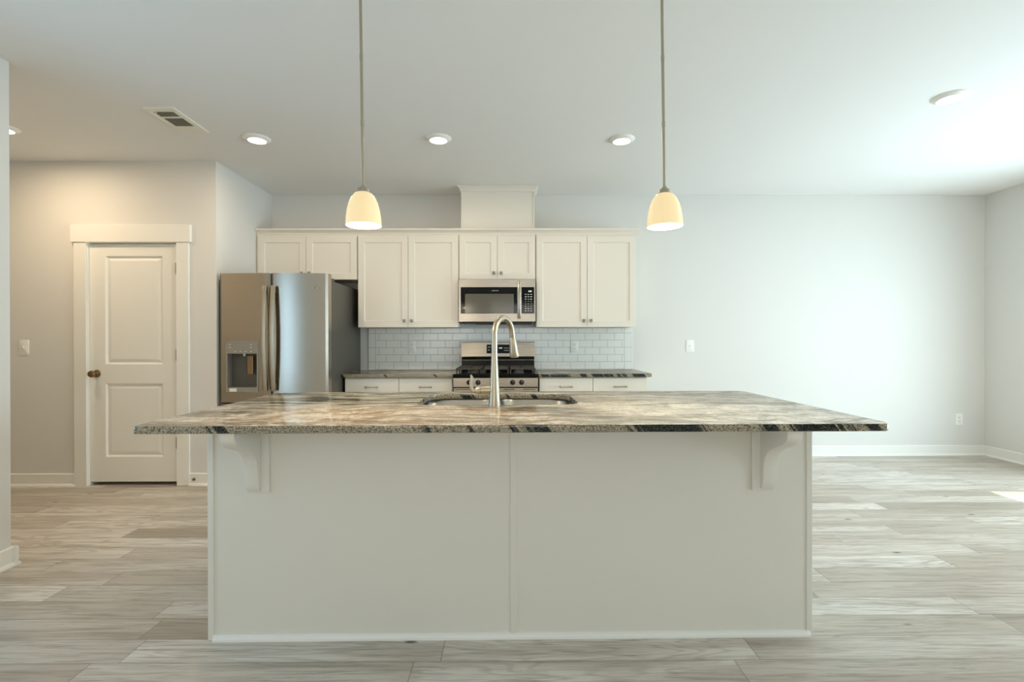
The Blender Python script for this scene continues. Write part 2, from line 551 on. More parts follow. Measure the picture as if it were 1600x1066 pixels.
        es = [ed for ed in t.edges if len(ed.link_faces) == 2 and all(abs(v.co.y - yf) < 1e-6 for v in ed.verts)
              and any(abs(f.normal.y) < 0.1 for f in ed.link_faces) and
              (all(abs(v.co.x - x0) < 1e-6 for v in ed.verts) or all(abs(v.co.x - x1) < 1e-6 for v in ed.verts) or all(abs(v.co.z - z0) < 1e-6 for v in ed.verts) or all(abs(v.co.z - z1) < 1e-6 for v in ed.verts))]
        if e:
            bmesh.ops.bevel(t, geom=es, offset=e, segments=2, profile=0.5, affect='EDGES')
        return self.add(t)

    def curve_slab(self, outer, holes, z0, z1, bev):
        """flat slab with rounded edges and holes (XY outlines)."""
        cu = bpy.data.curves.new('tmp', 'CURVE')
        cu.dimensions = '2D'
        cu.fill_mode = 'BOTH'
        for loop in [outer] + holes:
            sp = cu.splines.new('POLY')
            sp.points.add(len(loop) - 1)
            for q, (x, y) in zip(sp.points, loop):
                q.co = (x, y, 0, 1)
            sp.use_cyclic_u = True
        cu.extrude = (z1 - z0)/2 - bev
        cu.bevel_depth = bev
        cu.bevel_resolution = 2
        cu.offset = -bev
        o = bpy.data.objects.new('tmp', cu)
        COL.objects.link(o)
        bpy.context.view_layer.update()
        dg = bpy.context.evaluated_depsgraph_get()
        me = bpy.data.meshes.new_from_object(o.evaluated_get(dg))
        t = bmesh.new()
        t.from_mesh(me)
        bpy.data.objects.remove(o); bpy.data.curves.remove(cu); bpy.data.meshes.remove(me)
        bmesh.ops.remove_doubles(t, verts=list(t.verts), dist=1e-5)
        bmesh.ops.recalc_face_normals(t, faces=list(t.faces))
        return self.add(t, Matrix.Translation((0, 0, (z0 + z1)/2)))

    def text(self, body, x, z, size, y, depth=0.0004):
        cu = bpy.data.curves.new('tmp', 'FONT')
        cu.body = body; cu.size = size; cu.align_x = 'CENTER'; cu.align_y = 'CENTER'; cu.extrude = depth
        o = bpy.data.objects.new('tmp', cu)
        COL.objects.link(o)
        bpy.context.view_layer.update()
        me = bpy.data.meshes.new_from_object(o.evaluated_get(bpy.context.evaluated_depsgraph_get()))
        t = bmesh.new(); t.from_mesh(me)
        bpy.data.objects.remove(o); bpy.data.curves.remove(cu); bpy.data.meshes.remove(me)
        return self.add(t, Matrix.Translation((x, y, z)) @ Matrix.Rotation(PI/2, 4, 'X'))

    def build(self, name, m, parent=None, smooth=True, angle=0.6):
        root = parent
        while root is not None and root.parent is not None:
            root = root.parent
        if root is not None:
            self.bm.transform(Matrix.Translation(-root.location))
        me = bpy.data.meshes.new(name)
        self.bm.to_mesh(me)
        self.bm.free()
        me.materials.append(m)
        if smooth:
            for p in me.polygons:
                p.use_smooth = True
            me.set_sharp_from_angle(angle=angle)
        o = bpy.data.objects.new(name, me)
        COL.objects.link(o)
        if parent is not None:
            o.parent = parent
        return o


def thing(name, label, cat, loc=(0, 0, 0), group=None):
    o = bpy.data.objects.new(name, None)
    o.empty_display_size = 0.05
    o.location = loc
    COL.objects.link(o)
    return tag(o, label, cat, group)


def tag(o, label, cat, group=None):
    o['label'] = label
    o['category'] = cat
    if group:
        o['group'] = group
    return o


def struct(o):
    o['kind'] = 'structure'
    return o


def copy_tree(o, offset, label, parent=None):
    c = o.copy()
    COL.objects.link(c)
    if parent is not None:
        c.parent = parent
    else:
        c.location = Vector(o.location) + Vector(offset)
        c['label'] = label
    for ch in list(o.children):
        copy_tree(ch, offset, label, c)
    return c


def arc(cx, cy, r, a0, a1, n):
    return [(cx + r*math.cos(a0 + (a1 - a0)*i/n), cy + r*math.sin(a0 + (a1 - a0)*i/n)) for i in range(n + 1)]


def rrect(x0, x1, y0, y1, r, n=8):
    rs = r if isinstance(r, (tuple, list)) else (r,)*4      # (x1,y1) (x0,y1) (x0,y0) (x1,y0)
    return (arc(x1 - rs[0], y1 - rs[0], rs[0], 0, PI/2, n) + arc(x0 + rs[1], y1 - rs[1], rs[1], PI/2, PI, n)
            + arc(x0 + rs[2], y0 + rs[2], rs[2], PI, 1.5*PI, n) + arc(x1 - rs[3], y0 + rs[3], rs[3], 1.5*PI, 2*PI, n))


# ------------------------------------------------------------------ room shell
XL, XR, YS, XW, YW, H = -2.4708, 5.0172, -1.0016, -2.7156, -2.5053, 2.74
XHALL, YREAR = -6.0, -8.6
T = 0.12
struct(MB().box(XHALL - T, XR + T, YREAR - T, T, -0.1, 0).build('floor', M['floor'], smooth=False))
struct(MB().box(XHALL - T, XR + T, YREAR - T, T, H, H + 0.1).build('ceiling', M['ceiling'], smooth=False))
struct(MB().box(XL - T, XR + T, 0, T, 0, H).build('wall_back', M['wall'], smooth=False))
struct(MB().box(XL - T, XL, YS + T, 0, 0, H).build('wall_alcove', M['wall'], smooth=False))
# hall wall with its door opening
DX0, DX1, DZ1 = -3.553, -2.799, 2.052
struct(MB().cells('Y', YS, YS + T, [XHALL, DX0, DX1, XL], [0, DZ1, H], lambda i, j: not (i == 1 and j == 0)).build('wall_hall', M['wall'], smooth=False))
struct(MB().box(XHALL - T, XHALL, YW - T, YS + T, 0, H).build('wall_hall_end', M['wall'], smooth=False))
struct(MB().box(XHALL, XW - T, YW - T, YW, 0, H).build('wall_hall_near', M['wall'], smooth=False))
# left wall with a side window added for fill light (out of the picture)
SW = (-4.35, -2.9, 0.5, 2.1)
struct(MB().cells('X', XW - T, XW, [YREAR, SW[0], SW[1], YW], [0, SW[2], SW[3], H], lambda i, j: not (i == 1 and j == 1)).build('wall_left', M['wall'], smooth=False))
# right wall with the patio door opening
PD = (-3.15, -1.27, 0.0, 2.05)
DW = (-6.4, -5.0, 0.6, 2.15)  # unseen window opening added further back for cool fill
struct(MB().cells('X', XR, XR + T, [YREAR, DW[0], DW[1], PD[0], PD[1], 0], [0, DW[2], PD[3], DW[3], H],
                  lambda i, j: not ((i == 3 and j < 2) or (i == 1 and j in (1, 2)))).build('wall_right', M['wall'], smooth=False))
# rear wall with two windows added behind the camera for fill light
RW = [(-2.4, -0.9), (-0.5, 1.0)]
struct(MB().cells('Y', YREAR - T, YREAR, [XW - T, RW[0][0], RW[0][1], RW[1][0], RW[1][1], XR + T], [0, 0.7, 2.2, H],
                  lambda i, j: not (j == 1 and i in (1, 3))).build('wall_rear', M['wall'], smooth=False))


def window(name, axis, a, u0, u1, z0, z1, mid=True):
    f = MB()
    us, vs = [u0, u0 + 0.05, u1 - 0.05, u1], [z0, z0 + 0.05, z1 - 0.05, z1]
    hole = lambda i, j: not (i == 1 and j == 1)
    if mid:
        c = (z0 + z1)/2 if mid == 'h' else (u0 + u1)/2
        if mid == 'h':
            vs = [z0, z0 + 0.05, c - 0.025, c + 0.025, z1 - 0.05, z1]
            hole = lambda i, j: not (i == 1 and j in (1, 3))
        else:
            us = [u0, u0 + 0.05, c - 0.04, c + 0.04, u1 - 0.05, u1]
            hole = lambda i, j: not (j == 1 and i in (1, 3))
    fr = struct(f.cells(axis, a - 0.03, a + 0.03, us, vs, hole).build(name, M['trim'], smooth=False))
    b = (u0 + 0.04, u1 - 0.04)
    g = MB()
    if axis == 'X':
        g.box(a - 0.004, a + 0.004, b[0], b[1], z0 + 0.04, z1 - 0.04)
    else:
        g.box(b[0], b[1], a - 0.004, a + 0.004, z0 + 0.04, z1 - 0.04)
    g.build('pane', M['glass'], fr, smooth=False)
    return fr


window('door_2', 'X', XR + 0.08, PD[0], PD[1], 0.0, PD[3], 'v')
window('added_window_1', 'Y', YREAR - 0.08, *RW[0], 0.7, 2.2, 'h')  # this window and those below are unseen, added for the fill lamps
window('added_window_2', 'Y', YREAR - 0.08, *RW[1], 0.7, 2.2, 'h')
window('added_window_4', 'X', XR + 0.08, *DW, 'h')
window('added_window_3', 'X', XW - 0.08, SW[0], SW[1], SW[2], SW[3], 'h')


# baseboards: flat board with a quarter-round shoe
def board_profile(sgn):
    return [(0, 0), (sgn*0.030, 0), (sgn*0.029, 0.008), (sgn*0.022, 0.017), (sgn*0.014, 0.020), (sgn*0.014, 0.098), (sgn*0.010, 0.104), (0, 0.104)]


def baseboard(name, axis, a0, a1, wall, sgn, m=None):
    prof = [(wall + u, z) for u, z in board_profile(sgn)]
    return struct(MB().prism(prof, axis, a0, a1).build(name, M['trim'], smooth=False))


baseboard('baseboard_back', 'X', 1.29, XR, 0.0, -1)
baseboard('baseboard_right', 'Y', -1.20, -0.0, XR, -1)
baseboard('baseboard_hall', 'X', XHALL, -3.657, YS, -1)
baseboard('baseboard_hall_corner', 'X', -2.694, XL, YS, -1)
# left wall: baseboard wraps the wall end
bb = MB()
bb.prism([(XW + u, z) for u, z in board_profile(1)], 'Y', YREAR, YW + 0.0)
bb.prism([(YW + u, z) for u, z in board_profile(1)], 'X', XW - 0.4, XW + 0.030)
struct(bb.build('baseboard_left', M['trim'], smooth=False))

# pantry door
SLX0, SLX1, SLZ0, SLZ1 = -3.546, -2.806, 0.028, 2.042
YD = YS + 0.012
p1 = (-3.416, -2.930, 1.022, 1.942)
p2 = (-3.416, -2.930, 0.238, 0.862)
door = struct(MB().panelled(SLX0, SLX1, SLZ0, SLZ1, YD, YD + 0.035, [p1, p2],
                            [(0.006, 0.003), (0.012, 0.013), (0.022, 0.014), (0.030, 0.010), (0.045, 0.006)]).build('door_1', M['trim'], angle=0.2))
for z in (1.831, 1.101, 0.36):
    hg = MB().box(-2.809, -2.799, YS - 0.004, YD + 0.003, z - 0.045, z + 0.045, 0.002)
    hg.cyl((-2.804, YS - 0.006, z - 0.048), (-2.804, YS - 0.006, z + 0.048), 0.006, seg=12)
    hg.build('hinge', M['bronze'], door)
kn = MB()
kn.lathe([(0, 0), (0.032, 0), (0.031, 0.006), (0.016, 0.012), (0.011, 0.018), (0.011, 0.034), (0.020, 0.040), (0.028, 0.050), (0.029, 0.058), (0.024, 0.068), (0.010, 0.073), (0, 0.073)],
         Matrix.Translation((-3.487, YD, 0.945)) @ Matrix.Rotation(PI/2, 4, 'X'), 28)
kn.build('door_knob', M['bronze'], door)
# jamb and casing
jb = MB().prism([(DX0, 0), (DX0 + 0.005, 0), (DX0 + 0.005, DZ1 - 0.005), (DX1 - 0.005, DZ1 - 0.005), (DX1 - 0.005, 0), (DX1, 0), (DX1, DZ1), (DX0, DZ1)], 'Y', YS - 0.003, YS + T)
struct(jb.build('trim_1', M['trim'], smooth=False))
struct(MB().box(-3.657, DX0 + 0.0, YS - 0.018, YS, 0, DZ1, 0.002).build('trim_2', M['trim'], smooth=False))
struct(MB().box(DX1, -2.694, YS - 0.018, YS, 0, DZ1, 0.002).build('trim_3', M['trim'], smooth=False))
struct(MB().box(-3.678, -2.676, YS - 0.026, YS, DZ1, 2.198, 0.002).build('trim_4', M['trim'], smooth=False))
# dark closet behind the gap under the door
struct(MB().box(XL - T - 1.3, XL - T, -0.86, -0.80, 0, H).build('wall_closet', M['wall'], smooth=False))

# ------------------------------------------------------------------ ceiling fixtures
reg = thing('ceiling_register', 'beige rectangular air vent set in the ceiling before the pantry wall', 'air vent', (-2.274, -1.79, H))
rx0, rx1, ry0, ry1 = -2.374, -2.174, -1.983, -1.597
grx0, grx1 = rx0 + 0.035, rx1 - 0.035
gry = [ry0, ry0 + 0.05, ry0 + 0.125, ry0 + 0.145, ry0 + 0.275, ry1]
MB().cells('Z', H - 0.010, H, [rx0, grx0, grx1, rx1], gry, lambda i, j: not (i == 1 and j in (1, 3))).build('frame', mat('register_tan', (234, 230, 218), 0.45), reg, smooth=False)
MB().box(grx0 - 0.01, grx1 + 0.01, ry0 + 0.04, ry0 + 0.285, H - 0.0035, H - 0.001).build('duct_back', M['vent_dark'], reg, smooth=False)
sl = MB()
for i in range(13):
    x = grx0 + 0.005 + i*(grx1 - grx0 - 0.01)/12
    for a, b in ((gry[1], gry[2]), (gry[3], gry[4])):
        sl.prism([(x - 0.0035, H - 0.009), (x - 0.0025, H - 0.0095), (x + 0.0035, H - 0.0035), (x + 0.0025, H - 0.003)], 'Y', a, b)
sl.build('slats', mat('register_slat', (120, 115, 100), 0.5), reg, smooth=False)
MB().cyl((grx0 + 0.012, gry[1] + 0.008, H - 0.004), (grx0 + 0.012, gry[1] + 0.008, H - 0.017), 0.005, 0.004, 10).build('damper_lever', M['trim'], reg)

WARM = (1.0, 0.84, 0.64)


def downlight(x, y, label, power, color, lens='lens', spread=PI):
    t = thing('recessed_light', label, 'ceiling light', (x, y, H), 'round recessed ceiling lights')
    MB().lathe([(0.064, -0.020), (0.072, -0.021), (0.092, -0.008), (0.096, -0.002), (0.096, 0.0), (0.064, 0.0)], Matrix.Translation((x, y, H)), 48, True).build('trim_ring', M['trim'], t)
    MB().lathe([(0, -0.020), (0.04, -0.0195), (0.0655, -0.017), (0.0655, -0.012), (0, -0.012)], Matrix.Translation((x, y, H)), 40).build('lens', M[lens], t)
    lamp('downlight_lamp', 'AREA', (x, y, H - 0.024), power, color, (0, 0, -1), shape='DISK', size=0.12, spread=spread)
    return t


downlight(-1.887, -1.475, 'glowing round ceiling light nearest the air vent, in front of the refrigerator', 8.5, WARM)
downlight(-0.526, -1.48, 'glowing round ceiling light before the vent chase, middle of the kitchen row', 8.5, WARM)
downlight(0.857, -1.465, 'glowing round ceiling light beside the right pendant rod, over the right cabinets', 5, WARM)
downlight(2.762, -2.13, 'large bright round ceiling light in the open dining side near the right wall', 6, (1, 0.95, 0.86), 'lens_cool')
downlight(-3.60, -1.66, 'round ceiling light in the hall partly hidden by the left wall edge', 11, (1.0, 0.78, 0.52))


def pendant(x, y, zb, label, lean):
    """bell shade pendant: zb is the height of the shade rim"""
    t = thing('pendant_lamp', label, 'pendant lamp', (x, y, H), 'glass pendant lamps over the island')
    S = Matrix.Translation((x, y, zb))
    out = [(0.0, 0.143), (0.020, 0.1425), (0.036, 0.135), (0.050, 0.118), (0.060, 0.095), (0.067, 0.068), (0.0715, 0.038), (0.0735, 0.010), (0.0735, 0.0)]
    MB().lathe(out[1:], S, 48).build('lamp_shade', M['shade'], t)
    MB().lathe([(0.0735, 0.0), (0.0722, 0.0), (0.0695, 0.030), (0.064, 0.066), (0.055, 0.095), (0.040, 0.118), (0.018, 0.132)], S, 48).build('shade_lining', M['shade_in'], t)
    MB().lathe([(0, 0.045), (0.016, 0.050), (0.026, 0.066), (0.024, 0.085), (0.013, 0.105), (0.012, 0.125), (0, 0.125)], S, 20).build('bulb', M['bulb'], t)
    MB().lathe([(0, 0.170), (0.010, 0.169), (0.012, 0.160), (0.024, 0.157), (0.026, 0.150), (0.026, 0.140), (0, 0.140)], S, 28).build('fitter_cap', M['nickel'], t)
    rod = MB()
    z1 = zb + 0.165
    rod.cyl((x, y, z1), (x, y, H - 0.02), 0.0062, seg=14)
    for zz in (z1 + 0.27, z1 + 0.55):
        rod.cyl((x, y, zz - 0.012), (x, y, zz + 0.012), 0.0075, seg=14)
    rod.build('rod', M['nickel'], t)
    MB().lathe([(0, -0.026), (0.012, -0.026), (0.030, -0.022), (0.062, -0.008), (0.064, 0.0), (0, 0.0)], Matrix.Translation((x, y, H)), 40).build('canopy', M['nickel'], t)
    t.rotation_euler = (0, lean, 0)
    lamp('pendant_lamp_light', 'AREA', (x, y, zb - 0.004), 5, (1.0, 0.80, 0.52), (0, 0, -1), shape='DISK', size=0.13)
    return t


YP = -3.12
pendant(-0.627, YP, 1.709, 'lit opal glass pendant lamp hanging over the refrigerator side of the island', -0.012)
pendant(0.652, YP, 1.704, 'lit opal glass pendant lamp hanging over the dining side of the island', -0.012)


# ------------------------------------------------------------------ wall plates
def plate(t, x, y, z, w=0.082, h=0.126):
    return MB().prism(rrect(x - w/2, x + w/2, z - h/2, z + h/2, 0.006, 4), 'Y', y - 0.006, y, 0.002).build('plate', M['plastic'], t)


def switch(x, y, z, label):
    t = thing('light_switch', label, 'light switch', (x, y, z), 'white toggle switches')
    plate(t, x, y, z)
    MB().prism([(y - 0.004, z - 0.012), (y - 0.007, z - 0.012), (y - 0.017, z + 0.004), (y - 0.013, z + 0.011), (y - 0.004, z + 0.010)], 'X', x - 0.005, x + 0.005).build('toggle', M['plastic'], t, smooth=False)
    for s in (-1, 1):
        MB().cyl((x, y - 0.0055, z + s*0.030), (x, y - 0.0070, z + s*0.030), 0.0032, seg=10).build('screw', M['plastic'], t)
    return t


def outlet(x, y, z, label):
    t = thing('wall_outlet', label, 'outlet', (x, y, z), 'white duplex outlets')
    plate(t, x, y, z, 0.080, 0.124)
    for s in (-1, 1):
        c = z + s*0.0195
        sk = MB().prism(rrect(x - 0.017, x + 0.017, c - 0.0145, c + 0.0145, 0.011, 5), 'Y', y - 0.008, y - 0.004).build('socket', M['plastic'], t, smooth=False)
        h = MB().box(x - 0.0085, x - 0.0060, y - 0.0085, y - 0.0075, c - 0.002, c + 0.008)
        h.box(x + 0.0060, x + 0.0085, y - 0.0085, y - 0.0075, c - 0.001, c + 0.007)
        h.cyl((x, y - 0.0075, c - 0.008), (x, y - 0.0085, c - 0.008), 0.0028, seg=8)
        h.build('slots', M['slot'], sk, smooth=False)
    return t


switch(-4.086, YS, 1.167, 'white toggle light switch on the hall wall beside the pantry door')
switch(1.901, 0.0, 1.157, 'white toggle light switch on the bare back wall right of the cabinets')
outlet(4.740, 0.0, 0.378, 'white outlet low on the back wall near the right corner')
outlet(-1.013, -0.010, 1.156, 'white outlet on the tile backsplash left of the range')
outlet(0.686, -0.010, 1.154, 'white outlet on the tile backsplash right of the range')

ds = thing('door_stop', 'small brass spring door stop on the baseboard beside the pantry door', 'door stop', (-2.64, YS - 0.014, 0.062))
MB().lathe([(0, 0), (0.012, 0), (0.011, 0.005), (0.006, 0.008), (0, 0.008)], Matrix.Translation((-2.655, YS - 0.013, 0.055)) @ Matrix.Rotation(PI/2, 4, 'X'), 16).build('mount', M['bronze'], ds)
MB().tube([(-2.655 + 0.010*k/6, YS - 0.020 - 0.055*k/6, 0.056 + 0.004*k/6) for k in range(7)], 0.0055, 10).build('spring', M['bronze'], ds)
MB().cyl((-2.645, YS - 0.075, 0.060), (-2.642, YS - 0.088, 0.061), 0.008, 0.007, 14).build('rubber_tip', M['plastic'], ds)

an = tag(MB().prism([(1.827, 2.066), (1.831, 2.066), (1.831, 2.070), (1.827, 2.070)], 'Y', -0.0015, 0.0).build('wall_anchor', M['grey_print'], smooth=False), 'tiny grey screw anchor left in the bare back wall above the switch', 'screw anchor')


# ------------------------------------------------------------------ cabinets
SHAKER = [(0.003, 0.0035), (0.006, 0.0085)]


def cab_door(t, x0, x1, z0, z1, yf, knob=None, stile=0.060):
    d = MB().panelled(x0, x1, z0, z1, yf, yf + 0.019, [(x0 + stile, x1 - stile, z0 + stile, z1 - stile)], SHAKER, 0.002).build('door', M['cabinet'], t, angle=0.3)
    if knob:
        kx, kz = knob
        k = MB().cyl((kx, yf, kz), (kx, yf - 0.014, kz), 0.006, 0.0055, 12)
        k.box(kx - 0.012, kx + 0.012, yf - 0.024, yf - 0.013, kz - 0.015, kz + 0.015, 0.003)
        k.build('knob', M['knob'], d)
    return d


def upper(x0, x1, z0, z1, mid, label, yf=-0.345, fill=0.006):
    t = thing('wall_cabinet', label, 'cabinet', ((x0 + x1)/2, 0, z0), 'white shaker wall cabinets')
    MB().box(x0, x1, -0.325, -0.003, z0 + 0.004, z1, 0.001, 1).build('body', M['cabinet'], t, smooth=False)
    g = 0.003
    cab_door(t, x0 + fill, mid - g/2, z0, z1 - 0.045, yf, (mid - 0.036, z0 + 0.062))
    cab_door(t, mid + g/2, x1 - 0.005, z0, z1 - 0.045, yf, (mid + 0.036, z0 + 0.062))
    return t


ZT = 2.285
upper(-2.468, -1.481, 1.816, ZT, -1.981, 'short white two-door wall cabinet above the refrigerator', fill=0.022)
upper(-1.479, -0.491, 1.349, ZT, -0.985, 'tall white two-door wall cabinet between refrigerator and microwave')
upper(-0.489, 0.263, 1.816, ZT, -0.1125, 'short narrow white two-door wall cabinet above the microwave')
upper(0.265, 1.252, 1.349, ZT, 0.768, 'tall white two-door wall cabinet right of the microwave, end of the row')


def crown(x0, x1, label, ends):
    yf = -0.325
    prof = [(yf + 0.002, 2.262), (yf - 0.006, 2.262), (yf - 0.008, 2.272), (yf - 0.016, 2.282), (yf - 0.030, 2.294), (yf - 0.036, 2.300), (yf - 0.036, 2.313), (yf + 0.002, 2.313)]
    c = MB().prism(prof, 'X', x0 - (0.0 if not ends[0] else 0.02), x1 + (0.0 if not ends[1] else 0.036))
    if ends[1]:
        pr = [(x1 - 0.001, 2.262), (x1 + 0.006, 2.262), (x1 + 0.008, 2.272), (x1 + 0.016, 2.282), (x1 + 0.030, 2.294), (x1 + 0.036, 2.300), (x1 + 0.036, 2.313), (x1 - 0.001, 2.313)]
        c.prism(pr, 'Y', yf - 0.0, -0.003)
    return tag(c.build('crown_molding', M['cabinet'], smooth=False), label, 'molding', 'crown moldings on the wall cabinets')


crown(-2.468, -0.795, 'left length of white crown molding on the cabinets from the alcove wall to the joint', (False, False))
crown(-0.793, 1.252, 'right length of white crown molding on the cabinets under the vent chase', (False, True))

ch = thing('vent_chase', 'white boxed vent chase between the cabinet tops and the ceiling', 'vent chase', (-0.108, -0.15, 2.29))
CHF = -0.30
MB().box(-0.470, 0.254, CHF, -0.003, 2.287, H - 0.002, 0.001, 1).build('body', M['cabinet'], ch, smooth=False)
for x in (-0.470, 0.239):
    MB().box(x, x + 0.015, CHF - 0.006, CHF, 2.315, H - 0.052, 0.001, 1).build('corner_strip', M['cabinet'], ch, smooth=False)


def crown_ring(x0, x1, yf, z0, z1, out):
    """three-sided crown with mitred corners, open at the wall"""
    st = [(0.002, 0.0), (0.006, 0.002), (0.010, 0.25), (0.45*out, 0.55), (0.9*out, 0.82), (out, 0.86), (out, 1.0)]
    t = bmesh.new()
    rows = []
    for o, f in st:
        z = z0 + (z1 - z0)*f
        rows.append([t.verts.new(c) for c in ((x0 - o, -0.003, z), (x0 - o, yf - o, z), (x1 + o, yf - o, z), (x1 + o, -0.003, z))])
    for a, b in zip(rows, rows[1:]):
        for i in range(3):
            t.faces.new((a[i], a[i + 1], b[i + 1], b[i]))
    t.faces.new(rows[-1]); t.faces.new(rows[0][::-1])
    t.faces.new([r[0] for r in rows] + [rows[-1][3]] + [r[3] for r in rows[::-1][1:]])
    bmesh.ops.recalc_face_normals(t, faces=list(t.faces))
    return t


m_ = MB(); m_.add(crown_ring(-0.470, 0.254, CHF - 0.006, H - 0.054, H - 0.001, 0.036)); m_.build('crown', M['cabinet'], ch, smooth=False)


def bar_pull(x, z, yf, t, w=0.118):
    p = MB()
    p.tube([(x - w/2, yf - 0.026, z), (x - w/4, yf - 0.029, z), (x, yf - 0.030, z), (x + w/4, yf - 0.029, z), (x + w/2, yf - 0.026, z)], [0.0065, 0.005, 0.0045, 0.005, 0.0065], 12)
    for s in (-1, 1):
        p.cyl((x + s*(w/2 - 0.008), yf, z), (x + s*(w/2 - 0.008), yf - 0.027, z), 0.007, 0.0055, 12)
    return p.build('pull', M['nickel'], t)


def base_cabinet(x0, x1, mid, label):
    t = thing('base_cabinet', label, 'cabinet', ((x0 + x1)/2, -0.3, 0), 'white base cabinets along the back wall')
    b = MB().box(x0, x1, -0.610, -0.003, 0.100, 0.878, 0.001, 1)
    b.box(x0, x1, -0.540, -0.003, 0.0, 0.101)
    b.build('body', M['cabinet'], t, smooth=False)
    for a, c in ((x0 + 0.004, mid - 0.0025), (mid + 0.0025, x1 - 0.004)):
        d = MB().box(a, c, -0.630, -0.611, 0.725, 0.868, 0.002).build('drawer', M['cabinet'], t, smooth=False)
        bar_pull((a + c)/2, 0.791, -0.630, d)
        cab_door(t, a, c, 0.108, 0.719, -0.630, (c - 0.036 if a < mid - 0.1 else a + 0.036, 0.655))
    return t


base_cabinet(-1.514, -0.520, -1.016, 'white base cabinet with two top drawers between refrigerator and range')
base_cabinet(0.277, 1.279, 0.775, 'white base cabinet with two top drawers right of the range')

for x0, x1, lab in ((-1.533, -0.512, 'dark-edged granite worktop section between the refrigerator and the range'), (0.269, 1.316, 'dark-edged granite worktop section right of the range with an open end')):
    tag(MB().curve_slab(rrect(x0, x1, -0.652, -0.002, (0.003, 0.003, 0.012, 0.012), 4), [], 0.879, 0.912, 0.004).build('granite_worktop', M['granite_dark']), lab, 'worktop', 'granite worktops along the back wall')

bs = thing('tile_backsplash', 'white glossy subway tile backsplash between the worktops and wall cabinets', 'backsplash', (-0.09, 0, 0.913))
MB().box(-1.465, 1.284, -0.010, -0.001, 0.913, 1.346).build('tiles', M['tile'], bs, smooth=False)
MB().box(1.284, 1.291, -0.011, -0.001, 0.913, 1.346, 0.001, 1).build('edge_trim', M['plastic'], bs, smooth=False)

# ------------------------------------------------------------------ microwave
mw = thing('microwave', 'stainless over-the-range microwave with black glass door under the short cabinet', 'microwave', (-0.113, -0.2, 1.384))
mx0, mx1, mz0, mz1, myf = -0.484, 0.257, 1.402, 1.808, -0.400
MB().box(mx0 + 0.002, mx1 - 0.002, -0.372, -0.012, mz0, mz1, 0.001, 1).build('body', M['case'], mw, smooth=False)
ub = MB().box(mx0 + 0.03, mx1 - 0.03, -0.392, -0.05, mz0 - 0.020, mz0 + 0.002, 0.003)
ub.build('underside', M['matte_black'], mw, smooth=False)
xs_ = [mx0, -0.466, 0.081, 0.122, 0.246, mx1]
zs_ = [mz0, 1.479, 1.735, mz1]
MB().cells('Y', myf, -0.372, xs_, zs_, lambda i, j: not (j == 1 and i in (1, 3))).build('front_frame', M['steel'], mw, smooth=False)
gl = MB().box(-0.466, 0.081, myf + 0.002, -0.374, 1.479, 1.735).build('door_glass', M['glass_black'], mw, smooth=False)
MB().prism(rrect(-0.424, 0.048, 1.482, 1.670, 0.004, 3), 'Y', myf + 0.0008, myf + 0.003).build('window', M['window_mesh'], gl, smooth=False)
MB().text('FRIGIDAIRE', -0.132, 1.700, 0.0125, myf + 0.0015).build('logo', M['white_print'], gl, smooth=False)
hb = MB().tube([(0.100, myf - 0.030, 1.432), (0.100, myf - 0.044, 1.46), (0.100, myf - 0.050, 1.55), (0.100, myf - 0.050, 1.66), (0.100, myf - 0.044, 1.76), (0.100, myf - 0.030, 1.788)], 0.017, 16, 0.42, (1, 0, 0))
for z in (1.448, 1.772):
    hb.box(0.091, 0.109, myf - 0.040, myf, z - 0.010, z + 0.010, 0.002)
hb.build('handle', M['steel'], mw)
cp = MB().box(0.122, 0.246, myf + 0.002, -0.374, 1.479, 1.735).build('control_panel', M['glass_black'], mw, smooth=False)
for x in (0.194, 0.206, 0.216):
    MB().box(x - 0.0035, x + 0.0035, myf + 0.0010, myf + 0.0022, 1.687, 1.701).build('display_segment', M['led_green'], cp, smooth=False)
for r in range(8):
    for c in range(3):
        x, z = 0.163 + c*0.026, 1.664 - r*0.0228
        w = (0.016, 0.012, 0.018)[c] if r < 3 else (0.007 if r < 6 else 0.015)
        MB().box(x - w/2, x + w/2, myf + 0.0012, myf + 0.0022, z - 0.0028, z + 0.0028).build('button', M['white_print'], cp, smooth=False)
MB().box(mx0 + 0.05, mx0 + 0.15, -0.30, -0.24, mz0 - 0.022, mz0 - 0.018).build('task_lens', M['plastic'], mw, smooth=False)

# ------------------------------------------------------------------ gas range
rg = thing('gas_range', 'stainless gas range with black cooktop and grates set between the worktops', 'range', (-0.121, -0.35, 0))
gx0, gx1 = -0.507, 0.264
MB().box(gx0 + 0.002, gx1 - 0.002, -0.640, -0.030, 0.02, 0.878).build('body', M['case'], rg, smooth=False)
ct = MB().prism([(-0.690, 0.876), (-0.690, 0.905), (-0.682, 0.914), (-0.660, 0.912), (-0.13, 0.912), (-0.13, 0.876)], 'X', gx0, gx1)
ct.build('cooktop', M['black'], rg, smooth=False)
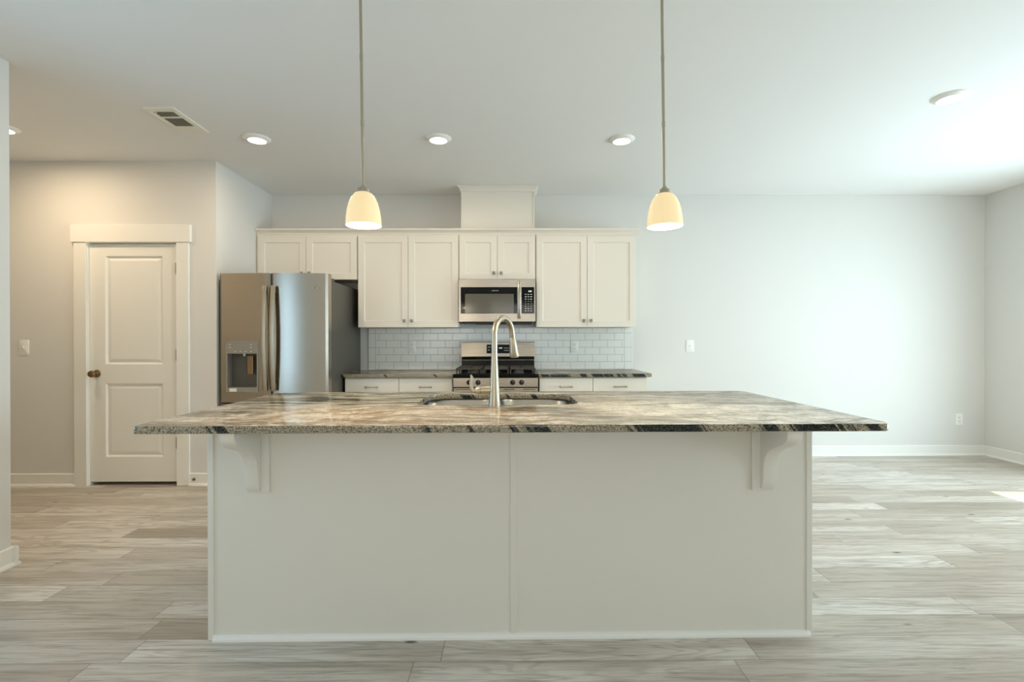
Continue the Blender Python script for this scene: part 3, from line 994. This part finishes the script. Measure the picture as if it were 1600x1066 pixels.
# burners and grates
for bx, by, r in ((-0.33, -0.50, 0.045), (-0.33, -0.25, 0.036), (0.09, -0.50, 0.05), (0.09, -0.25, 0.034), (-0.12, -0.375, 0.04)):
    MB().lathe([(0, 0.014), (r*0.7, 0.013), (r*0.75, 0.008), (r, 0.007), (r*1.05, 0.0), (0, 0.0)], Matrix.Translation((bx, by, 0.912)), 28).build('burner', M['iron'], rg)
for a, b in ((-0.487, -0.252), (-0.240, -0.003), (0.009, 0.244)):
    g = MB()
    z0, z1, w = 0.950, 0.963, 0.006
    for y in (-0.635, -0.375, -0.150):
        g.box(a, b, y - w, y + w, z0, z1, 0.002, 1)
    for x in (a + w, b - w):
        g.box(x - w, x + w, -0.641, -0.144, z0, z1, 0.002, 1)
    c = (a + b)/2
    for y in (-0.505, -0.262):
        g.box(a, c - 0.028, y - w*0.8, y + w*0.8, z0, z1 + 0.003, 0.002, 1)
        g.box(c + 0.028, b, y - w*0.8, y + w*0.8, z0, z1 + 0.003, 0.002, 1)
    for y0, y1 in ((-0.635, -0.535), (-0.475, -0.375), (-0.375, -0.292), (-0.232, -0.150)):
        g.box(c - w*0.8, c + w*0.8, y0, y1, z0, z1 + 0.003, 0.002, 1)
    for x in (a + w, c, b - w):
        for y in (-0.632, -0.375, -0.153):
            g.box(x - w, x + w, y - w, y + w, 0.911, z0 + 0.002)
    g.build('grate', M['iron'], rg, smooth=False)
# front: knob panel, oven door, drawer
kp = MB().prism([(-0.64, 0.877), (-0.690, 0.877), (-0.690, 0.796), (-0.64, 0.796)], 'X', gx0, gx1).build('control_panel', M['steel'], rg, smooth=False)
for x in (-0.363, -0.282, 0.033, 0.114):
    k = MB().lathe([(0, 0.030), (0.017, 0.029), (0.020, 0.024), (0.022, 0.006), (0.024, 0.0), (0, 0.0)], Matrix.Translation((x, -0.690, 0.836)) @ Matrix.Rotation(PI/2, 4, 'X'), 28)
    k.box(x - 0.0035, x + 0.0035, -0.727, -0.712, 0.818, 0.855, 0.002)
    kk = k.build('knob', M['matte_black'], kp)
    MB().box(x + 0.004, x + 0.0065, -0.7275, -0.7185, 0.838, 0.855).build('pointer', M['steel'], kk, smooth=False)
MB().box(gx0 + 0.003, gx1 - 0.003, -0.676, -0.64, 0.786, 0.797).build('vent_gap', M['matte_black'], rg, smooth=False)
od = MB().box(gx0 + 0.002, gx1 - 0.002, -0.690, -0.645, 0.22, 0.786, 0.004).build('oven_door', M['steel'], rg, smooth=False)
MB().box(gx0 + 0.11, gx1 - 0.11, -0.6915, -0.688, 0.36, 0.66, 0.001, 1).build('window', M['glass_black'], od, smooth=False)
oh = MB().cyl((gx0 + 0.03, -0.742, 0.715), (gx1 - 0.03, -0.742, 0.715), 0.013, seg=18)
for x in (gx0 + 0.06, gx1 - 0.06):
    oh.box(x - 0.012, x + 0.012, -0.742, -0.688, 0.704, 0.726, 0.003)
oh.build('handle', M['steel'], od)
for a, b in ((-0.49, -0.36), (-0.05, 0.05), (0.13, 0.24)):
    MB().box(a, b, -0.6905, -0.686, 0.772, 0.777).build('vent_slot', M['matte_black'], od, smooth=False)
MB().box(gx0 + 0.002, gx1 - 0.002, -0.688, -0.645, 0.06, 0.21, 0.004).build('drawer', M['steel'], rg, smooth=False)
# backguard
bg = MB().prism([(-0.128, 1.055), (-0.105, 1.198), (-0.098, 1.203), (-0.020, 1.203), (-0.020, 0.90), (-0.095, 0.90), (-0.095, 1.018), (-0.105, 1.030)], 'X', gx0 + 0.021, gx1 - 0.004).build('backguard', M['steel'], rg, smooth=False)
MB().prism([(-0.096, 0.912), (-0.110, 0.912), (-0.099, 1.014), (-0.096, 1.016)], 'X', gx0 + 0.021, gx1 - 0.004).build('splash_panel', M['black'], rg, smooth=False)


def on_guard(z, out=0.0):
    f = (z - 1.055)/(1.198 - 1.055)
    return -0.128 + 0.023*f - out


dp = MB().prism([(on_guard(1.087, 0.0025), 1.087), (on_guard(1.176, 0.0025), 1.176), (on_guard(1.176) + 0.004, 1.176), (on_guard(1.087) + 0.004, 1.087)], 'X', -0.229, 0.006).build('display_panel', M['glass_black'], bg, smooth=False)
for x, z, w in ((-0.045, 1.140, 0.010), (-0.028, 1.140, 0.010), (-0.010, 1.140, 0.011), (-0.045, 1.116, 0.008), (-0.028, 1.116, 0.010), (-0.010, 1.116, 0.011), (-0.205, 1.15, 0.018), (-0.205, 1.12, 0.014), (-0.18, 1.15, 0.01)):
    MB().box(x - w/2, x + w/2, on_guard(z, 0.0032), on_guard(z, 0.001), z - 0.0035, z + 0.0035).build('button', M['white_print'], dp, smooth=False)
for x in (-0.098, -0.086, -0.074):
    MB().box(x - 0.0035, x + 0.0035, on_guard(1.14, 0.0034), on_guard(1.14, 0.001), 1.133, 1.148).build('display_segment', M['led_green'], dp, smooth=False)

# ------------------------------------------------------------------ refrigerator
fr = thing('refrigerator', 'stainless french-door refrigerator with water dispenser in the wall alcove', 'refrigerator', (-1.99, -0.5, 0))
fx0, fx1, fs = -2.442, -1.530, -2.000
MB().box(fx0 + 0.010, fx1 - 0.008, -0.885, -0.05, 0.03, 1.738, 0.004).build('body', M['case'], fr, smooth=False)
gk = MB()
gk.box(fx0 + 0.02, fx1 - 0.02, -0.915, -0.884, 0.06, 1.742)
gk.build('gasket', M['gasket'], fr, smooth=False)
for x in (fx0 + 0.012, fx1 - 0.112):
    MB().box(x, x + 0.10, -0.93, -0.80, 1.739, 1.766, 0.006).build('hinge_cover', M['case'], fr, smooth=False)


def front_y(x):
    u = (x - (fx0 + fx1)/2)/((fx1 - fx0)/2)
    return -1.030 + 0.022*u*u


def curved_door(x0, x1, z0, z1, name, hole=None):
    """bowed door slab; the hole lets the dispenser recess in"""
    xs = [x0 + (x1 - x0)*i/24 for i in range(25)]
    zs = [z0, z1]
    if hole:
        xs = sorted(set([x for x in xs if all(abs(x - h) > 0.006 for h in hole[:2])] + list(hole[:2])))
        zs = [z0, hole[2], hole[3], z1]
    inh = lambda i, j: bool(hole) and j == 1 and hole[0] - 1e-6 <= xs[i] and xs[i + 1] <= hole[1] + 1e-6
    t = MB()
    t.cells('Y', 0.0, 1.0, xs, zs, lambda i, j: not inh(i, j))
    for v in t.bm.verts:
        r = 0.012
        e = min(v.co.x - x0, x1 - v.co.x)
        rnd = (r - math.sqrt(max(0, r*r - (r - e)**2))) if e < r else 0
        v.co.y = front_y(v.co.x) + rnd if v.co.y < 0.5 else -0.916
    return t.build(name, M['fridge_steel'], fr, angle=0.5)


hole = (-2.375, -2.113, 0.823, 1.115)
dl = curved_door(fx0, fs - 0.004, 0.700, 1.790, 'door', hole)
dr = curved_door(fs + 0.004, fx1, 0.700, 1.790, 'door')
fz = curved_door(fx0, fx1, 0.06, 0.688, 'freezer_drawer')
fh = MB().tube([(fx0 + 0.06 + (fx1 - fx0 - 0.12)*i/10, -1.065 - 0.03*math.sin(PI*i/10), 0.62) for i in range(11)], 0.016, 14, 0.5, (0, 0, 1))
for x in (fx0 + 0.10, fx1 - 0.10):
    fh.box(x - 0.01, x + 0.01, -1.075, -1.005, 0.61, 0.63, 0.002)
fh.build('handle', M['steel'], fz)
for d, x in ((dl, -2.034), (dr, -1.964)):
    bow = [(-1.066 - 0.036*math.sin(PI*i/20)**0.85, 0.800 + 0.882*i/20) for i in range(21)]
    hd = MB().prism(bow + [(y + 0.014, z) for y, z in bow[::-1]], 'X', x - 0.0185, x + 0.0185, 0.004)
    hh = hd.build('handle', M['nickel'], d, angle=0.5)
    for z in (0.835, 1.648):
        MB().box(x - 0.008, x + 0.008, -1.062, front_y(x) + 0.002, z - 0.03, z + 0.03, 0.003).build('mount', M['case'], hh, smooth=False)
# dispenser
dz = MB().cells('Y', -1.034, -0.94, [-2.384, hole[0] + 0.003, hole[1] - 0.003, -2.105], [0.788, hole[2] + 0.003, hole[3] - 0.003, 1.218], lambda i, j: not (i == 1 and j == 1))
for v in dz.bm.verts:
    if v.co.y < -1.0:
        v.co.y = front_y(v.co.x) - 0.006
disp = dz.build('dispenser', mat('dispenser_grey', (150, 146, 136), 0.45, 0.15), dl, smooth=False)
MB().box(hole[0], hole[1], -0.945, -0.938, 0.826, 1.112).build('recess_back', mat('recess_grey', (96, 93, 84), 0.4, 0.1), disp, smooth=False)
MB().box(-2.214, -2.165, -1.000, -0.985, 0.938, 1.094, 0.004).build('paddle', mat('paddle_bronze', (150, 122, 92), 0.3, 0.8), disp, smooth=False)
MB().cyl((-2.245, -0.985, 1.114), (-2.245, -0.985, 1.090), 0.012, 0.008, 14).build('spout', M['plastic'], disp)
st = MB().box(-2.349, -2.290, front_y(-2.3) - 0.0085, front_y(-2.3) - 0.004, 0.793, 0.820)
st.build('sticker', M['sticker'], disp, smooth=False)
for x, z, w in [(x, z, 0.008) for x in (-2.348, -2.165) for z in (1.19, 1.165)] + [(x, 1.131, 0.007) for x in (-2.30, -2.255, -2.21, -2.165)]:
    MB().box(x - w, x + w, front_y(x) - 0.0078, front_y(x) - 0.005, z - 0.002, z + 0.002).build('button', M['white_print'], disp, smooth=False)
# round badge on the right door
by_ = front_y(-1.617)
bd = MB().lathe([(0, 0.004), (0.016, 0.004), (0.019, 0.003), (0.0195, 0.0), (0, 0.0)], Matrix.Translation((-1.617, by_ + 0.001, 1.668)) @ Matrix.Rotation(PI/2, 4, 'X'), 32).build('badge', M['nickel'], dr)
b2 = MB().lathe([(0.0150, 0.0038), (0.0165, 0.0038), (0.0165, 0.0050), (0.0150, 0.0050)], Matrix.Translation((-1.617, by_ + 0.001, 1.668)) @ Matrix.Rotation(PI/2, 4, 'X'), 32, True)
b2.tube([(-1.625, by_ - 0.004, 1.672), (-1.629, by_ - 0.004, 1.667), (-1.624, by_ - 0.004, 1.661), (-1.618, by_ - 0.004, 1.667), (-1.612, by_ - 0.004, 1.675), (-1.607, by_ - 0.004, 1.670), (-1.613, by_ - 0.004, 1.665), (-1.606, by_ - 0.004, 1.661)], 0.0009, 6)
b2.build('emblem', M['gasket'], bd)

# ------------------------------------------------------------------ kitchen island
IX0, IX1, IY0, IY1 = -1.2315, 1.2495, -3.190, -2.290
isl = thing('kitchen_island', 'long white panelled kitchen island on the plank floor', 'kitchen island', (0.0, -2.74, 0))
MB().cells('Z', 0.0, 0.883, [IX0 + 0.006, IX0 + 0.026, IX1 - 0.026, IX1 - 0.006], [IY0, IY0 + 0.02, IY1 - 0.02, IY1], lambda i, j: not (i == 1 and j == 1)).build('body', M['island'], isl, smooth=False)
for x in (IX0, IX1 - 0.024):
    MB().box(x, x + 0.024, IY0 - 0.006, IY0 + 0.05, 0.0, 0.883, 0.002).build('corner_trim', M['island'], isl, smooth=False)
MB().box(0.002, 0.029, IY0 - 0.005, IY0 + 0.001, 0.018, 0.883, 0.002).build('batten', M['island'], isl, smooth=False)
MB().prism([(IY0, 0), (IY0 - 0.018, 0), (IY0 - 0.017, 0.009), (IY0 - 0.012, 0.017), (IY0 - 0.004, 0.021), (IY0, 0.021)], 'X', IX0 + 0.023, IX1 - 0.012).build('shoe_molding', M['trim'], isl, smooth=False)
for k in range(4):
    a = IX0 + 0.03 + k*(IX1 - IX0 - 0.06)/4
    MB().box(a + 0.004, a + (IX1 - IX0 - 0.06)/4 - 0.004, IY1 - 0.001, IY1 + 0.019, 0.12, 0.86, 0.002).build('door', M['island'], isl, smooth=False)


def corbel(xa, xb, px0, px1):
    pts = [(0.0, 0.884), (0.214, 0.884), (0.214, 0.868), (0.210, 0.852), (0.198, 0.836), (0.180, 0.823), (0.158, 0.813), (0.128, 0.803), (0.100, 0.792), (0.075, 0.776),
           (0.058, 0.757), (0.046, 0.735), (0.040, 0.705), (0.037, 0.670), (0.034, 0.645), (0.027, 0.622), (0.015, 0.609), (0.0, 0.606)]
    c = MB().prism([(IY0 - p, z) for p, z in pts], 'X', xa, xb, 0.004)
    o = c.build('corbel', M['island'], isl, angle=0.5)
    MB().box(px0, px1, IY0 - 0.014, IY0 + 0.001, 0.604, 0.884, 0.003).build('back_plate', M['island'], o, smooth=False)


corbel(-1.066, -1.011, -1.060, -0.979)
corbel(1.029, 1.086, 0.996, 1.080)
isl.rotation_euler = (0, 0, 0.0055)

SINK = (-0.464, 0.326, -2.862, -2.372)
ctop = MB().curve_slab(rrect(-1.382, 1.395, -3.420, -2.240, (0.07, 0.16, 0.012, 0.03), 10), [rrect(*SINK, (0.13, 0.13, 0.10, 0.10), 10)], 0.884, 0.914, 0.004)
cto = tag(ctop.build('granite_countertop', M['granite']), 'long veined beige and grey granite slab topping the island', 'countertop')
cto.rotation_euler = (0, 0, 0.0045)

sk = thing('kitchen_sink', 'stainless double-bowl undermount sink let into the island granite', 'sink', (-0.07, -2.62, 0.70))
smid = -0.062
for x0, x1 in ((SINK[0] - 0.012, smid - 0.012), (smid + 0.012, SINK[1] + 0.012)):
    t = bmesh.new()
    lev = [(0.0, 0.8832), (0.004, 0.875), (0.012, 0.74), (0.022, 0.705), (0.05, 0.690)]
    rows = []
    for ins, z in lev:
        rows.append([t.verts.new((x, y, z)) for x, y in rrect(x0 + ins, x1 - ins, SINK[2] - 0.012 + ins, SINK[3] + 0.012 - ins, 0.085, 8)])
    n = len(rows[0])
    for a, b in zip(rows, rows[1:]):
        for i in range(n):
            t.faces.new((a[i], a[(i + 1) % n], b[(i + 1) % n], b[i]))
    t.faces.new(rows[-1])
    m_ = MB(); m_.add(t); m_.build('bowl', M['sink_steel'], sk)
    cx = (x0 + x1)/2
    MB().lathe([(0, 0.002), (0.02, 0.003), (0.042, 0.004), (0.045, 0.0), (0, 0.0)], Matrix.Translation((cx, -2.60, 0.690)), 28).build('drain', M['knob'], sk)
MB().box(smid - 0.0125, smid + 0.0125, SINK[2] + 0.03, SINK[3] - 0.03, 0.855, 0.876, 0.006).build('divider', M['sink_steel'], sk, smooth=False)

# faucet on the bar side of the sink
FX, FY = -0.068, -2.911
fa = thing('kitchen_faucet', 'brushed nickel gooseneck pull-down faucet standing at the sink', 'faucet', (FX, FY, 0.914))
MB().lathe([(0, 0.0), (0.0285, 0.0), (0.0285, 0.004), (0.0262, 0.03), (0.0240, 0.07), (0.0212, 0.11), (0.0182, 0.16), (0.0158, 0.21), (0.0150, 0.235), (0, 0.235)],
           Matrix.Translation((FX, FY, 0.914)), 36).build('base', M['nickel'], fa)
dirx, diry = math.sin(0.50), math.cos(0.50)
P3 = lambda r, z: (FX + dirx*r, FY + diry*r, z)
RAD = 0.088
pts = [P3(0, 1.147), P3(0, 1.20)] + [P3(RAD - RAD*math.cos(a), 1.246 + 0.083*math.sin(a)) for a in [PI*k/18 for k in range(18)]] + [P3(2*RAD + 0.002, 1.242), P3(2*RAD + 0.004, 1.236)]
MB().tube(pts, [0.0142]*2 + [0.0140]*17 + [0.0136]*3, 20).build('gooseneck', M['nickel'], fa)
MB().tube([P3(2*RAD + 0.004, 1.236), P3(2*RAD + 0.0045, 1.234), P3(2*RAD + 0.010, 1.205), P3(2*RAD + 0.018, 1.165), P3(2*RAD + 0.023, 1.142), P3(2*RAD + 0.024, 1.138)],
          [0.0138, 0.0150, 0.0175, 0.0215, 0.0232, 0.0218], 24).build('spray_head', M['nickel'], fa)
MB().tube([P3(2*RAD + 0.0239, 1.1382), P3(2*RAD + 0.0245, 1.136)], [0.019, 0.019], 20).build('aerator', M['gasket'], fa)
br = MB().tube([(FX, FY, 0.990), (FX - 0.03, FY, 0.9895), (FX - 0.065, FY, 0.9885)], [0.021, 0.0185, 0.0175], 24)
br.build('valve_barrel', M['nickel'], fa)
lv = MB().tube([(FX - 0.0665, FY, 0.9885), (FX - 0.078, FY, 0.9885), (FX - 0.088, FY, 0.988), (FX - 0.095, FY, 0.987)], [0.0180, 0.0175, 0.0135, 0.004], 22)
lv.tube([(FX - 0.088, FY, 0.984), (FX - 0.100, FY, 0.986), (FX - 0.108, FY, 1.000), (FX - 0.110, FY, 1.016), (FX - 0.107, FY, 1.034), (FX - 0.105, FY, 1.048), (FX - 0.110, FY, 1.061)],
        [0.009, 0.0095, 0.0085, 0.0078, 0.0075, 0.0072, 0.004], 14, 0.8)
lv.build('lever_handle', M['nickel'], fa)
MB().cyl((FX - 0.0648, FY, 0.9885), (FX - 0.0668, FY, 0.9885), 0.0166, seg=24).build('seal_ring', M['gasket'], fa)

# ------------------------------------------------------------------ labels of parts that look different from their thing
PART_LABELS = {
    'hinge': 'aged bronze hinge', 'door_knob': 'aged bronze door knob', 'duct_back': 'dark duct opening', 'lens': 'glowing white lens',
    'lamp_shade': 'lit cream opal glass shade', 'rod': 'satin nickel rod', 'fitter_cap': 'satin nickel cap', 'bulb': 'glowing bulb',
    'pull': 'satin nickel bar pull', 'door_glass': 'black glass door front', 'logo': 'small white lettering', 'control_panel': 'front panel with controls',
    'underside': 'black underside', 'cooktop': 'black enamel cooktop', 'grate': 'black cast iron grate', 'burner': 'dark burner cap', 'splash_panel': 'black glossy lower backguard',
    'display_panel': 'black glass display', 'gasket': 'dark door gasket', 'paddle': 'bronze-toned dispenser paddle', 'recess_back': 'dark grey dispenser recess',
    'sticker': 'white paper sticker', 'seal_ring': 'black seal ring', 'aerator': 'dark aerator face', 'vent_gap': 'black vent gap', 'display_segment': 'green display segment',
    'slots': 'dark socket slots', 'rubber_tip': 'white rubber tip', 'pane': 'clear glass pane',
}
for o in bpy.data.objects:
    if o.parent is not None and o.type == 'MESH':
        key = o.name.split('.')[0]
        if key == 'knob':
            o['label'] = 'black range knob' if o.parent.name.startswith('control_panel') else 'small square pewter knob'
        elif key == 'body' and o.parent.name.startswith('refrigerator'):
            o['label'] = 'dark grey cabinet body'
        elif key in PART_LABELS:
            o['label'] = PART_LABELS[key]
